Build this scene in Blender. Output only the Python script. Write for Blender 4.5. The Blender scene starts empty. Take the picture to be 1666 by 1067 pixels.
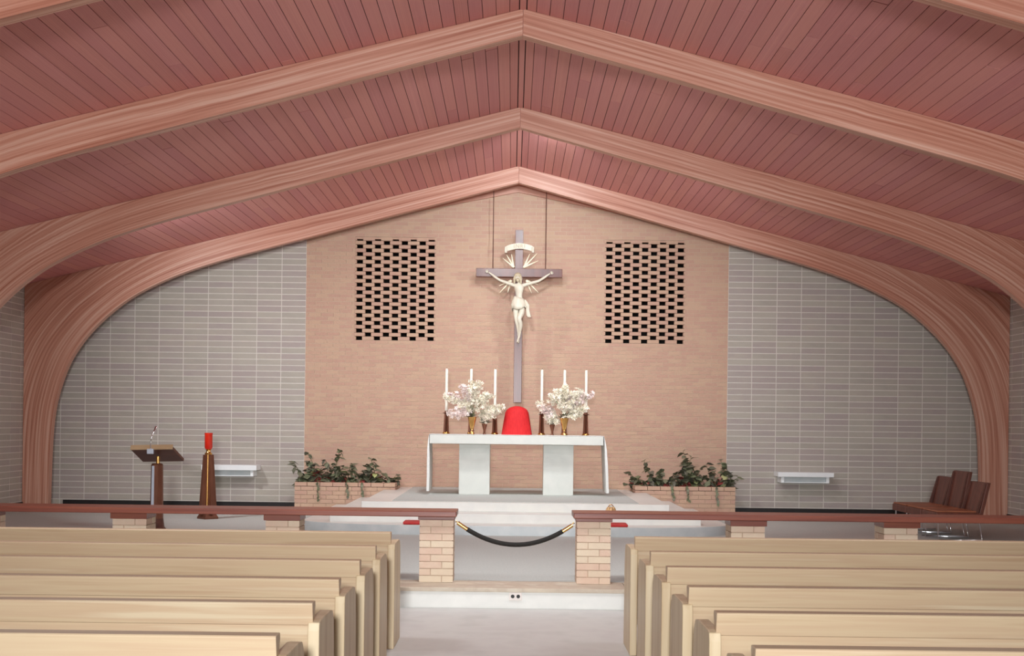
import bpy, bmesh, math, random
from mathutils import Vector, Matrix
R = random.Random(7)
SC = bpy.context.scene
COL = SC.collection

# ------------------------------------------------------------------ camera, world, lights
TH, FPX, CX = math.radians(0.7), 2104.0, -0.06
cam_d = bpy.data.cameras.new('camera'); cam = bpy.data.objects.new('camera', cam_d); COL.objects.link(cam)
cam_d.sensor_width = 36.0; cam_d.lens = 36.0 * FPX / 1666.0
cam_d.shift_x = 0.0; cam_d.shift_y = (688 - 533.5) / 1666.0
cam_d.clip_end = 200
c, s = math.cos(TH), math.sin(TH)
cam.matrix_world = Matrix(((c, -s, 0, CX), (0, 0, -1, 0), (s, c, 0, 1.6), (0, 0, 0, 1)))
SC.camera = cam

w = bpy.data.worlds.new('world'); SC.world = w; w.use_nodes = True
bg = w.node_tree.nodes['Background']; bg.inputs[0].default_value = (0.95, 0.98, 1.0, 1); bg.inputs[1].default_value = 0.86

def area(name, loc, target, size, energy, col=(.955, .985, 1), size_y=None, spread=180):
    d = bpy.data.lights.new(name, 'AREA'); d.energy = energy; d.color = col
    d.shape = 'RECTANGLE'; d.size = size; d.size_y = size_y or size; d.spread = math.radians(spread)
    o = bpy.data.objects.new(name, d); COL.objects.link(o); o.location = loc
    o.rotation_euler = (Vector(target) - Vector(loc)).to_track_quat('-Z', 'Y').to_euler()
    return o
area('photoflood', (-0.35, -2.4, 2.5), (0, 20, 3.8), 0.7, 205, spread=80)
area('sanctuary_flood_left', (-5.5, 16.95, 3.7), (-1.6, 21.0, 1.4), 0.35, 55, spread=135)
area('sanctuary_flood_right', (2.8, 16.95, 4.3), (0.8, 21.0, 1.7), 0.4, 34, spread=135)
area('altar_flood', (-0.4, 17.0, 4.85), (0.05, 19.9, 1.3), 0.3, 34, spread=110)
area('step_flood', (0, 13.0, 5.05), (0, 14.6, 0.3), 1.0, 70)
area('rail_fill', (0, 9.4, 4.9), (0, 12.6, 0.3), 1.0, 45, spread=120)  # added fill with no visible fixture, brightens step riser and pier fronts
area('cross_spot', (0.5, 16.98, 5.33), (0.0, 21.2, 4.9), 0.3, 12, col=(.84, .95, 1.0), spread=72)
area('nave_light_left', (-3.4, 9.6, 4.3), (-3.4, 10.2, 0), 1.2, 70)
area('nave_light_right', (3.4, 9.6, 4.3), (3.4, 11, 0), 1.2, 45)
SC.view_settings.view_transform = 'Standard'; SC.view_settings.look = 'None'
SC.view_settings.gamma = 1.0; SC.view_settings.use_curve_mapping = False
SC.view_settings.exposure = 0.15

# ------------------------------------------------------------------ materials
def lin(v):
    v /= 255.0
    return v / 12.92 if v <= 0.04045 else ((v + 0.055) / 1.055) ** 2.4
def C(r, g, b): return (lin(r), lin(g), lin(b), 1)
MATS = {}
def mat(name, cols, rough=0.6, metal=0.0, scale=(8, 8, 8), detail=4.0, bump=0.0, rnd=False, uv=False, spec=0.4, contrast=(0.3, 0.7), hue_rnd=0.0, bscale=None):
    """procedural colour: noise through a ramp of cols; rnd=True picks the colour per piece and adds a little noise"""
    m = bpy.data.materials.new(name); m.use_nodes = True; nt = m.node_tree; N = nt.nodes; L = nt.links
    b = N['Principled BSDF']; b.inputs['Roughness'].default_value = rough; b.inputs['Metallic'].default_value = metal
    b.inputs['Specular IOR Level'].default_value = spec
    tc = N.new('ShaderNodeTexCoord'); mp = N.new('ShaderNodeMapping'); L.new(tc.outputs['UV' if uv else 'Object'], mp.inputs[0])
    mp.inputs['Scale'].default_value = scale
    oi = N.new('ShaderNodeObjectInfo')
    ofs = N.new('ShaderNodeVectorMath'); ofs.operation = 'SCALE'; ofs.inputs[0].default_value = (7.3, 11.1, 5.7)
    L.new(oi.outputs['Random'], ofs.inputs['Scale']); L.new(ofs.outputs[0], mp.inputs['Location'])
    nz = N.new('ShaderNodeTexNoise'); nz.inputs['Scale'].default_value = 1.0; nz.inputs['Detail'].default_value = detail
    L.new(mp.outputs[0], nz.inputs['Vector'])
    fac = nz.outputs['Fac']
    rp = N.new('ShaderNodeValToRGB'); rp.color_ramp.interpolation = 'LINEAR'
    el = rp.color_ramp.elements
    while len(el) < len(cols): el.new(0.5)
    lo, hi = (0.0, 1.0) if rnd else contrast
    for i, cc in enumerate(cols):
        el[i].position = lo + (hi - lo) * i / max(1, len(cols) - 1); el[i].color = cc
    if rnd:
        geo = N.new('ShaderNodeNewGeometry')
        a = N.new('ShaderNodeMath'); a.operation = 'MULTIPLY_ADD'; a.inputs[1].default_value = 0.73
        L.new(geo.outputs['Random Per Island'], a.inputs[0]); L.new(oi.outputs['Random'], a.inputs[2])
        fr = N.new('ShaderNodeMath'); fr.operation = 'FRACT'; L.new(a.outputs[0], fr.inputs[0])
        mx = N.new('ShaderNodeMix'); mx.data_type = 'FLOAT'; mx.inputs[0].default_value = 0.35
        L.new(fr.outputs[0], mx.inputs[2]); L.new(fac, mx.inputs[3]); fac2 = mx.outputs[0]
    else: fac2 = fac
    L.new(fac2, rp.inputs[0]); L.new(rp.outputs[0], b.inputs['Base Color'])
    if bump:
        bp = N.new('ShaderNodeBump'); bp.inputs['Strength'].default_value = bump; bp.inputs['Distance'].default_value = 0.01
        src = fac
        if bscale:
            n2 = N.new('ShaderNodeTexNoise'); n2.inputs['Scale'].default_value = bscale; L.new(tc.outputs['Object'], n2.inputs['Vector']); src = n2.outputs['Fac']
        L.new(src, bp.inputs['Height']); L.new(bp.outputs[0], b.inputs['Normal'])
    MATS[name] = m
    return m
mat('plank_wood', [C(190, 118, 116), C(220, 150, 142), C(206, 134, 134), C(232, 164, 156)], .55, scale=(14, 0.7, 14), rnd=True, bump=.15)
mat('deck_dark', [C(60, 32, 30), C(72, 40, 38)], .9)
mat('glulam', [C(168, 106, 84), C(198, 142, 120), C(220, 180, 160)], .38, scale=(0.45, 34, 1), uv=True, detail=6, bump=.06, contrast=(.3, .7), spec=.5)
mat('brick_buff', [C(192, 156, 134), C(200, 168, 144), C(194, 156, 138), C(204, 174, 148)], .85, scale=(12, 12, 12), rnd=True, bump=.25, bscale=90)
mat('brick_pale', [C(214, 192, 170), C(222, 204, 180), C(216, 186, 166), C(226, 210, 188)], .85, scale=(12, 12, 12), rnd=True, bump=.25, bscale=90)
mat('mortar_buff', [C(196, 170, 148), C(204, 180, 158)], .95, scale=(20, 20, 20))
mat('block_grey', [C(166, 158, 150), C(182, 175, 164), C(174, 162, 158), C(188, 182, 166)], .85, scale=(5, 5, 9), rnd=True, bump=.2, bscale=60)
mat('mortar_white', [C(214, 208, 200), C(222, 216, 208)], .95, scale=(20, 20, 20))
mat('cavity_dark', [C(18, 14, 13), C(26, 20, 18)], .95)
mat('marble', [C(236, 234, 226), C(226, 225, 220), C(240, 238, 232)], .35, scale=(2.5, 2.5, 2.5), detail=7, contrast=(.25, .75))
mat('marble_altar', [C(222, 223, 216), C(212, 214, 208), C(226, 226, 220)], .45, scale=(2.5, 2.5, 2.5), detail=7, contrast=(.25, .75))
mat('marble_greyed', [C(212, 216, 216), C(200, 206, 208), C(218, 220, 220)], .4, scale=(3, 3, 3), detail=7)  # marble copy greyed to paint in the shade on the lowest step
mat('stone_tan', [C(206, 192, 172), C(192, 176, 158), C(214, 204, 186)], .5, scale=(6, 6, 6), detail=6)
mat('carpet_grey', [C(188, 192, 188), C(202, 204, 199)], .98, scale=(60, 60, 60), bump=.35, bscale=300, spec=.1)
mat('vinyl_floor', [C(180, 178, 174), C(198, 196, 192), C(188, 184, 182)], .45, scale=(3, 3, 3), detail=9, contrast=(.2, .8))
mat('pew_wood', [C(188, 158, 128), C(202, 178, 146), C(196, 168, 138), C(210, 190, 160)], .42, scale=(0.7, 16, 22), detail=5, rnd=False, bump=.04, contrast=(.3, .7))
mat('pew_end_wood', [C(194, 168, 132), C(208, 186, 152), C(216, 196, 164)], .42, scale=(16, 14, 0.9), detail=5, bump=.04)
mat('rail_wood', [C(104, 54, 44), C(128, 70, 56), C(140, 80, 60)], .35, scale=(0.8, 20, 20), detail=5, spec=.5)
mat('chair_wood', [C(92, 52, 42), C(116, 68, 54)], .45, scale=(16, 16, 1.2), detail=5)
mat('chair_seat', [C(150, 92, 64), C(170, 108, 78)], .5, scale=(8, 8, 8))
mat('desk_wood', [C(176, 146, 112), C(196, 166, 130)], .4, scale=(2, 18, 18))
mat('desk_dark', [C(84, 48, 40), C(100, 60, 48)], .5, scale=(2, 18, 18))
mat('cross_wood', [C(84, 34, 26), C(104, 46, 34)], .27, scale=(12, 12, 2), spec=.45)
mat('bronze', [C(112, 70, 54), C(134, 88, 68)], .4, metal=.45, scale=(12, 12, 3))
mat('brass', [C(214, 168, 96), C(226, 184, 116)], .25, metal=1.0, scale=(10, 10, 10))
mat('chrome', [C(220, 220, 224), C(232, 232, 236)], .12, metal=1.0)
mat('bell_metal', [C(200, 160, 110), C(216, 180, 132)], .35, metal=.4)
mat('pale_steel', [C(196, 206, 222), C(210, 218, 230)], .3, metal=.25)
mat('black_base', [C(24, 20, 20), C(34, 28, 28)], .5, scale=(20, 20, 20))
mat('black_velvet', [C(26, 24, 22), C(40, 36, 32)], .8, scale=(60, 60, 60), bump=.3)
mat('ivory', [C(228, 221, 204), C(216, 206, 186)], .5, scale=(10, 10, 10))
mat('ivory_shade', [C(200, 186, 158), C(184, 168, 140)], .6, scale=(30, 30, 30))
mat('gilt', [C(246, 236, 204), C(250, 242, 218)], .5, metal=.0, scale=(10, 10, 10))
mat('candle_wax', [C(244, 240, 226), C(236, 232, 218)], .5)
mat('red_cloth', [C(196, 26, 34), C(214, 40, 42)], .75, scale=(60, 60, 12), bump=.25)
mat('red_pad', [C(186, 60, 60), C(200, 76, 70)], .7)
mat('red_glass', [C(200, 34, 20), C(220, 52, 30)], .15, spec=.6)
mat('white_cloth', [C(238, 238, 234), C(230, 230, 228)], .8, scale=(20, 20, 20))
mat('white_paint', [C(246, 249, 250), C(242, 245, 246)], .5)
mat('petal', [C(250, 248, 236), C(246, 238, 216), C(248, 232, 226)], .7, scale=(6, 6, 6), rnd=True)
mat('petal_pink', [C(246, 222, 220), C(250, 238, 232), C(240, 206, 206)], .7, scale=(6, 6, 6), rnd=True)
mat('stem_green', [C(84, 92, 60), C(104, 108, 70)], .7)
mat('leaf_dark', [C(84, 92, 72), C(124, 130, 100), C(108, 104, 92), C(146, 150, 116)], .5, scale=(20, 20, 20), rnd=True)
mat('leaf_light', [C(170, 178, 110), C(204, 204, 150), C(150, 160, 100)], .5, scale=(20, 20, 20), rnd=True)
mat('leaf_red', [C(140, 60, 58), C(168, 84, 78)], .5, scale=(20, 20, 20), rnd=True)
mat('soil', [C(60, 44, 36), C(78, 58, 46)], .95, scale=(30, 30, 30))
mat('ink', [C(70, 60, 46), C(84, 72, 56)], .8)
mat('plate_white', [C(236, 226, 220), C(228, 218, 212)], .4)

# ------------------------------------------------------------------ mesh helpers
class MB:
    def __init__(self, o=(0, 0, 0)):
        self.v = []; self.f = []; self.o = Vector(o); self.uv = None
    def add(self, vs, fs):
        n = len(self.v)
        self.v += [tuple(Vector(p) - self.o) for p in vs]
        self.f += [tuple(i + n for i in f) for f in fs]
        return self
    def box(self, x0, x1, y0, y1, z0, z1):
        return self.add([(x0, y0, z0), (x1, y0, z0), (x1, y1, z0), (x0, y1, z0), (x0, y0, z1), (x1, y0, z1), (x1, y1, z1), (x0, y1, z1)],
                        [(0, 3, 2, 1), (4, 5, 6, 7), (0, 1, 5, 4), (1, 2, 6, 5), (2, 3, 7, 6), (3, 0, 4, 7)])
    def hull8(self, pts):   # bottom four then top four, both counter-clockwise
        return self.add(pts, [(0, 3, 2, 1), (4, 5, 6, 7), (0, 1, 5, 4), (1, 2, 6, 5), (2, 3, 7, 6), (3, 0, 4, 7)])
    def prism(self, poly, fn, t0, t1):
        """poly of 2D points; fn(a, b, t) -> 3D"""
        n = len(poly)
        vs = [fn(a, b, t0) for a, b in poly] + [fn(a, b, t1) for a, b in poly]
        fs = [tuple(range(n))[::-1], tuple(range(n, 2 * n))]
        fs += [(i, (i + 1) % n, n + (i + 1) % n, n + i) for i in range(n)]
        return self.add(vs, fs)
    def lathe(self, prof, x, y, z=0, n=16, rot=0.0, sx=1.0, sy=1.0):
        vs = []; fs = []
        for r, h in prof:
            for k in range(n):
                a = 2 * math.pi * k / n + rot
                vs.append((x + r * math.cos(a) * sx, y + r * math.sin(a) * sy, z + h))
        for i in range(len(prof) - 1):
            for k in range(n):
                k2 = (k + 1) % n
                fs.append((i * n + k, i * n + k2, (i + 1) * n + k2, (i + 1) * n + k))
        fs.append(tuple(range(n))[::-1]); m = (len(prof) - 1) * n; fs.append(tuple(range(m, m + n)))
        return self.add(vs, fs)
    def tube(self, pts, rad, n=8):
        pts = [Vector(p) for p in pts]; vs = []; fs = []
        if not isinstance(rad, (list, tuple)): rad = [rad] * len(pts)
        ref = None
        for i, p in enumerate(pts):
            t = (pts[min(i + 1, len(pts) - 1)] - pts[max(i - 1, 0)]).normalized()
            if ref is None:
                ref = Vector((0, 0, 1)) if abs(t.z) < .9 else Vector((1, 0, 0))
            u = t.cross(ref).normalized(); v2 = u.cross(t).normalized(); ref = v2
            for k in range(n):
                a = 2 * math.pi * k / n
                vs.append(p + (u * math.cos(a) + v2 * math.sin(a)) * rad[i])
        for i in range(len(pts) - 1):
            for k in range(n):
                k2 = (k + 1) % n
                fs.append((i * n + k, i * n + k2, (i + 1) * n + k2, (i + 1) * n + k))
        fs.append(tuple(range(n))[::-1]); m = (len(pts) - 1) * n; fs.append(tuple(range(m, m + n)))
        return self.add(vs, fs)
    def ball(self, ctr, r, n=10, m=7, sc=(1, 1, 1)):
        vs = [(ctr[0], ctr[1], ctr[2] - r * sc[2])]; fs = []
        for i in range(1, m):
            a = -math.pi / 2 + math.pi * i / m
            for k in range(n):
                b = 2 * math.pi * k / n
                vs.append((ctr[0] + r * sc[0] * math.cos(a) * math.cos(b), ctr[1] + r * sc[1] * math.cos(a) * math.sin(b), ctr[2] + r * sc[2] * math.sin(a)))
        vs.append((ctr[0], ctr[1], ctr[2] + r * sc[2])); T = len(vs) - 1
        for k in range(n):
            k2 = (k + 1) % n
            fs.append((0, 1 + k2, 1 + k)); fs.append((T, 1 + (m - 2) * n + k, 1 + (m - 2) * n + k2))
            for i in range(m - 2):
                fs.append((1 + i * n + k, 1 + i * n + k2, 1 + (i + 1) * n + k2, 1 + (i + 1) * n + k))
        return self.add(vs, fs)
    def mesh(self, name, m):
        me = bpy.data.meshes.new(name); me.from_pydata(self.v, [], self.f); me.update()
        if m: me.materials.append(MATS[m])
        return me
def fixn(me):
    bm = bmesh.new(); bm.from_mesh(me); bmesh.ops.recalc_face_normals(bm, faces=bm.faces); bm.to_mesh(me); bm.free()
def part(name, mb, m, parent=None, bevel=0, smooth=0, label=None, kind=None, loc=None, fix=True):
    me = mb if isinstance(mb, bpy.types.Mesh) else mb.mesh(name, m)
    if fix and not isinstance(mb, bpy.types.Mesh): fixn(me)
    if smooth:
        me.polygons.foreach_set('use_smooth', [True] * len(me.polygons)); me.set_sharp_from_angle(angle=math.radians(smooth))
    o = bpy.data.objects.new(name, me); COL.objects.link(o)
    if parent: o.parent = parent
    if loc: o.location = loc
    if bevel:
        b = o.modifiers.new('bevel', 'BEVEL'); b.width = bevel; b.segments = 2; b.limit_method = 'ANGLE'; b.angle_limit = math.radians(40)
    if label: o['label'] = label
    if kind: o['kind'] = kind
    return o
def tag(o, label, cat, group=None):
    o['label'] = label; o['category'] = cat
    if group: o['group'] = group
    return o
def thing(name, label, cat, loc=(0, 0, 0), group=None):
    o = bpy.data.objects.new(name, None); COL.objects.link(o); o.location = loc; o.empty_display_size = .1
    return tag(o, label, cat, group)
def struct(name, mb, m, **k):
    return part(name, mb, m, kind='structure', **k)
def dup(root, loc, label=None):
    def cp(o, par):
        q = o.copy(); COL.objects.link(q); q.parent = par
        for ch in o.children: cp(ch, q)
        return q
    r = cp(root, None); r.location = loc
    if label: r['label'] = label
    return r

# ------------------------------------------------------------------ key measures
RIDGE, SLOPE, HALF = 5.674, 0.2527, 7.86
def roof(x): return RIDGE - SLOPE * abs(x)
FS = 0.17                  # sanctuary floor level
STEP_Y, WALL_Y, BACK_Y = 11.15, 21.2, -3.0
BX = 3.46                  # half width of the brick centre of the back wall

# ------------------------------------------------------------------ floors, walls, ceiling
struct('floor', MB().box(-HALF, HALF, BACK_Y, STEP_Y, -.1, 0), 'vinyl_floor')
struct('floor_sanctuary', MB().box(-HALF, HALF, STEP_Y + .52, WALL_Y + .3, -.1, FS), 'carpet_grey')

def gable(mb, xs, y0, y1, z0):
    """backing slab between x breakpoints up to the roof, with optional openings"""
    for i in range(len(xs) - 1):
        a, b, holes = xs[i][0], xs[i + 1][0], xs[i][1]
        segs = [(z0, None)]
        if holes: segs = [(z0, holes[0]), (holes[1], None)]
        for lo, hi in segs:
            if hi is None:
                ha, hb = roof(a), roof(b)
                if a < 0 < b:
                    mb.prism([(a, lo), (b, lo), (b, hb), (0, RIDGE), (a, ha)], lambda p, q, t: (p, t, q), y0, y1)
                    continue
            else: ha = hb = hi
            mb.hull8([(a, y0, lo), (b, y0, lo), (b, y1, lo), (a, y1, lo), (a, y0, ha), (b, y0, hb), (b, y1, hb), (a, y1, ha)])
CH = 0.0627
NC0 = 44                                   # first course of the pierced screens
Z0S, Z1S = FS + NC0 * CH, FS + (NC0 + 27) * CH
SCX = [(-2.66, -1.34), (1.43, 2.75)]
cw = MB()
gable(cw, [(-BX, None), (SCX[0][0], (Z0S, Z1S)), (SCX[0][1], None), (SCX[1][0], (Z0S, Z1S)), (SCX[1][1], None), (BX, None)], WALL_Y + .003, WALL_Y + .12, FS)
wall_c = struct('wall_back', cw, 'mortar_buff')
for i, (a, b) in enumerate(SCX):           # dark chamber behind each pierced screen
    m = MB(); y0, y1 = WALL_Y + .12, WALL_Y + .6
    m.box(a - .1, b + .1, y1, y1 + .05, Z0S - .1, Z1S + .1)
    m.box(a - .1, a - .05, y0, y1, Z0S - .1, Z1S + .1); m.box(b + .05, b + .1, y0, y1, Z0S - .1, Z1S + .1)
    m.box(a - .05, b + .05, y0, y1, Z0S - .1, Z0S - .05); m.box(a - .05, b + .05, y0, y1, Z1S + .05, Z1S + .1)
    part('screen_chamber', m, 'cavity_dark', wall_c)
# running-bond brickwork round the screens, too small to pick apart singly
bk = MB(); J = .009
def course_segments(spans, off, pitch):
    for a, b in spans:
        x = math.floor((a - off) / pitch) * pitch + off
        while x < b:
            p, q = max(x, a), min(x + pitch - J, b)
            if q - p > .02: yield p, q
            x += pitch
k = 0
while FS + k * CH < RIDGE:
    z0, z1 = FS + k * CH + J / 2, FS + (k + 1) * CH - J / 2
    lim = min(BX, (RIDGE - .05 - z1) / SLOPE)
    if lim < .2: break
    if NC0 <= k < NC0 + 27:
        spans = [(-lim, SCX[0][0] - .004), (SCX[0][1] + .004, SCX[1][0] - .004), (SCX[1][1] + .004, lim)]
    else: spans = [(-lim, lim)]
    for p, q in course_segments([s_ for s_ in spans if s_[1] > s_[0]], (k % 2) * .1, .2):
        d = R.uniform(0, .004)
        bk.box(p, q, WALL_Y - d, WALL_Y + .013, z0, z1)
    k += 1
part('brickwork', bk, 'brick_buff', wall_c, kind='stuff', fix=False)
# the bricks of the two pierced screens, one by one
_bm = {}
def brick_mesh(lx, ly, lz, m='brick_buff'):
    key = (round(lx, 3), round(ly, 3), round(lz, 3), m)
    if key not in _bm:
        c_ = .004; me = MB()
        me.box(-lx / 2, lx / 2, -ly / 2, ly / 2, -lz / 2, lz / 2)
        _bm[key] = me.mesh('brick', m)
    return _bm[key]
P = 1.32 / 9
for a, b in SCX:
    for r in range(27):
        z = Z0S + (r + .5) * CH
        holes = [c_ for c_ in range(9) if c_ % 2 == r % 2]
        edges = [a]
        for h in holes:
            xc = a + (h + .5) * P
            edges += [xc - .052, xc + .052]
        edges.append(b)
        for i in range(0, len(edges), 2):
            if edges[i + 1] - edges[i] > .01:
                part('brick', brick_mesh(edges[i + 1] - edges[i], .1, CH - .006), None, wall_c, loc=((edges[i] + edges[i + 1]) / 2, WALL_Y + .049, z))
        if r == 26:                         # part-filled top openings
            for h in holes:
                part('brick', brick_mesh(.104, .1, .03), None, wall_c, loc=(a + (h + .5) * P, WALL_Y + .052, z + .012))

# grey block walls beside the brick and along the sides
BW, BH, BJ = .4, .097, .013
def block_wall(name, side, back):
    sgn = -1 if side == 'left' else 1
    if back:
        m = MB(); xs = sorted([sgn * BX, sgn * HALF])
        gable(m, [(xs[0], None), (xs[1], None)], WALL_Y + .0005, WALL_Y + .12, FS)
        o = struct(name, m, 'mortar_white')
    else:
        m = MB(); x0 = sgn * (HALF - .04)
        xs = sorted([x0 + sgn * .0005, x0 + sgn * .15])
        m.box(xs[0], xs[1], BACK_Y, WALL_Y + .3, 0, roof(HALF) + .02)
        o = struct(name, m, 'mortar_white')
    cand = []
    for i in range(12 if back else 52):
        u0 = i * BW
        for k in range(56):
            z0, z1 = FS + k * BH + BJ / 2, FS + (k + 1) * BH - BJ / 2
            if back:
                a, b = BX + u0 + BJ / 2, min(BX + u0 + BW - BJ / 2, HALF - .05)
                if b - a < .05: continue
                top = min(z1, roof(b) - .03)
                if top - z0 < .03: continue
                cand.append((u0 + abs(k - 20) * .02 + (5 if z0 > roof(a) - .5 else 0), a, b, z0, top))
            else:
                a, b = WALL_Y - u0 - BW + BJ / 2, WALL_Y - u0 - BJ / 2
                if z1 > roof(HALF) - .02 or a < 6: continue
                cand.append((u0 + k * .001, a, b, z0, z1))
    cand.sort()
    stuff = MB(); 
    for n, (_, a, b, z0, z1) in enumerate(cand):
        d = R.uniform(.001, .005)
        if back:
            xa, xb = (a, b) if sgn > 0 else (-b, -a)
            if n < 295:
                part('block', brick_mesh(xb - xa, .02, z1 - z0, 'block_grey'), None, o, loc=((xa + xb) / 2, WALL_Y + .01 - d, (z0 + z1) / 2))
            else: stuff.box(xa, xb, WALL_Y - d, WALL_Y + .02 - d, z0, z1)
        else:
            xw = sgn * (HALF - .04)
            if n < 295:
                part('block', brick_mesh(.02, b - a, z1 - z0, 'block_grey'), None, o, loc=(xw + sgn * .01 - sgn * d, (a + b) / 2, (z0 + z1) / 2))
            else:
                q = sorted([xw - sgn * d, xw + sgn * .02 - sgn * d]); stuff.box(q[0], q[1], a, b, z0, z1)
    if stuff.v: part('blockwork', stuff, 'block_grey', o, kind='stuff', fix=False)
    return o
block_wall('wall_back_left', 'left', True); block_wall('wall_back_right', 'right', True)
block_wall('wall_left', 'left', False); block_wall('wall_right', 'right', False)

# black baseboards
for nm, a, b in (('baseboard_back_left', -7.4, -BX), ('baseboard_back_right', BX, 7.4)):
    struct(nm, MB().box(a, b, WALL_Y - .022, WALL_Y - .006, FS, FS + .085), 'black_base')
for nm, x in (('baseboard_left', -7.81), ('baseboard_right', 7.79)):
    struct(nm, MB().box(x, x + .02, 12.9, 20.48, FS, FS + .085), 'black_base')

# roof deck and its planks
SL = math.atan(SLOPE); LEN = HALF / math.cos(SL)
dk = MB()
for sg in (-1, 1):
    q = [(0, RIDGE + .014), (sg * HALF, roof(HALF) + .014), (sg * HALF, roof(HALF) + .15), (0, RIDGE + .15)]
    dk.prism(q, lambda p, z, t: (p, t, z), BACK_Y, WALL_Y + .3)
ceil = struct('ceiling', dk, 'deck_dark')
PW = LEN / 60
plank = MB().box(-.5, .5, -.5, .5, 0, 1).mesh('plank', 'plank_wood')
def put_plank(u, y0, y1, sg, wd):
    o = bpy.data.objects.new('plank', plank); COL.objects.link(o); o.parent = ceil
    x = sg * u * math.cos(SL); z = RIDGE - u * math.sin(SL)
    o.location = (x, (y0 + y1) / 2, z); o.rotation_euler = (0, sg * SL, 0)
    o.scale = (wd, y1 - y0 - .014, .0145)
for sg in (-1, 1):
    for r in range(60):
        wd = PW - .0065; u = (r + .5) * PW
        if r == 0: u += .02; wd -= .04
        cuts = [6.2] + sorted(R.uniform(8, 20.5) for _ in range(2 if R.random() < .42 else 1)) + [WALL_Y]
        cuts = [c_ for n_, c_ in enumerate(cuts) if n_ in (0, len(cuts) - 1) or c_ - cuts[n_ - 1] > .5]
        for a, b in zip(cuts[:-1], cuts[1:]):
            put_plank(u, a, b, sg, wd)
part('ridge_board', MB().box(-.03, .03, 6.2, WALL_Y, RIDGE - .012, RIDGE + .01), 'plank_wood', ceil)
struct('shaded_soffit_strip', MB().prism([(0, 5.375), (2.35, 4.905), (2.35, roof(2.35) - .02), (0, RIDGE - .02), (-2.35, roof(2.35) - .02), (-2.35, 4.905)], lambda a, b, t: (a, t, b), WALL_Y - .06, WALL_Y - .008), 'glulam')  # added board standing in for the shaded soffit strip under the deck

# ------------------------------------------------------------------ laminated arches
INN = [(0, 5.41), (1.6, 4.972), (3.25, 4.52), (3.95, 4.33), (4.6, 4.15), (5.17, 3.965), (5.6, 3.79), (6.0, 3.59), (6.28, 3.405), (6.57, 3.16), (6.84, 2.87), (7.05, 2.56), (7.18, 2.27), (7.27, 1.98), (7.335, 1.66), (7.375, 1.17), (7.4, .17)]
OUTX = [0, 1.6, 3.3, 4.05, 4.8, 5.5, 6.1, 6.8, 7.35, 7.81]
OUT = [(x, roof(x) - .003) for x in OUTX] + [(7.81, 3.25), (7.81, 2.85), (7.81, 2.45), (7.81, 2.08), (7.81, 1.7), (7.81, 1.17), (7.81, .17)]
def smooth(pts, n=4):
    out = []
    for i in range(len(pts) - 1):
        p0, p1, p2, p3 = [Vector(pts[max(0, min(len(pts) - 1, j))]) for j in (i - 1, i, i + 1, i + 2)]
        if i == 0: p0 = p1 - (p2 - p1)
        for k in range(n):
            t = k / n
            out.append(.5 * ((2 * p1) + (p2 - p0) * t + (2 * p0 - 5 * p1 + 4 * p2 - p3) * t * t + (3 * p1 - p0 - 3 * p2 + p3) * t ** 3))
    out.append(Vector(pts[-1])); return out
def lerp_pts(pts, n=4):
    out = []
    for a, b in zip(pts[:-1], pts[1:]):
        for k in range(n): out.append(Vector(a).lerp(Vector(b), k / n))
    out.append(Vector(pts[-1])); return out
def arch_half(sg, thick, base):
    inn, outp = smooth(INN), lerp_pts(OUT)
    n = len(inn); vs = []; uv = []
    u = 0; prev = None
    for i in range(n):
        a, b = inn[i].copy(), outp[i].copy()
        if i == n - 1: a.y = b.y = base
        mid = (a + b) / 2
        if prev is not None: u += (mid - prev).length
        prev = mid; wdt = (a - b).length
        for p, v in ((a, 0), (b, wdt)):
            for y in (0, thick): vs.append((sg * p.x, y, p.y)); uv.append((u, v + y * 2 + (5 if sg > 0 else 0)))
    fs = []
    for i in range(n - 1):
        j, k2 = 4 * i, 4 * (i + 1)
        fs += [(j, k2, k2 + 2, j + 2), (j + 1, j + 3, k2 + 3, k2 + 1), (j, j + 1, k2 + 1, k2), (j + 2, k2 + 2, k2 + 3, j + 3)]
    e = 4 * (n - 1); fs += [(0, 2, 3, 1), (e, e + 1, e + 3, e + 2)]
    me = bpy.data.meshes.new('arch_half'); me.from_pydata(vs, [], fs); me.update(); me.materials.append(MATS['glulam'])
    lay = me.uv_layers.new(name='UVMap')
    for l in me.loops: lay.data[l.index].uv = uv[l.vertex_index]
    fixn(me); return me
for y, base, lab in ((20.5, FS, 'laminated wood arch standing against the altar wall, farthest of the arches'),
                     (16.67, FS, 'laminated wood arch over the altar steps, second from the altar wall'),
                     (12.71, FS, 'laminated wood arch over the altar rail, tallest full peak in view'),
                     (9.1, 0, 'laminated wood arch nearest the viewer, only its ends in the top corners')):
    t = thing('laminated_arch', lab, 'arch', (0, y, base), 'laminated wood roof arches')
    for sg in (-1, 1):
        o = part('arch_half', arch_half(sg, .14, base), None, t, smooth=35); o.location = (sg * .002, 0, -base)

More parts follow.
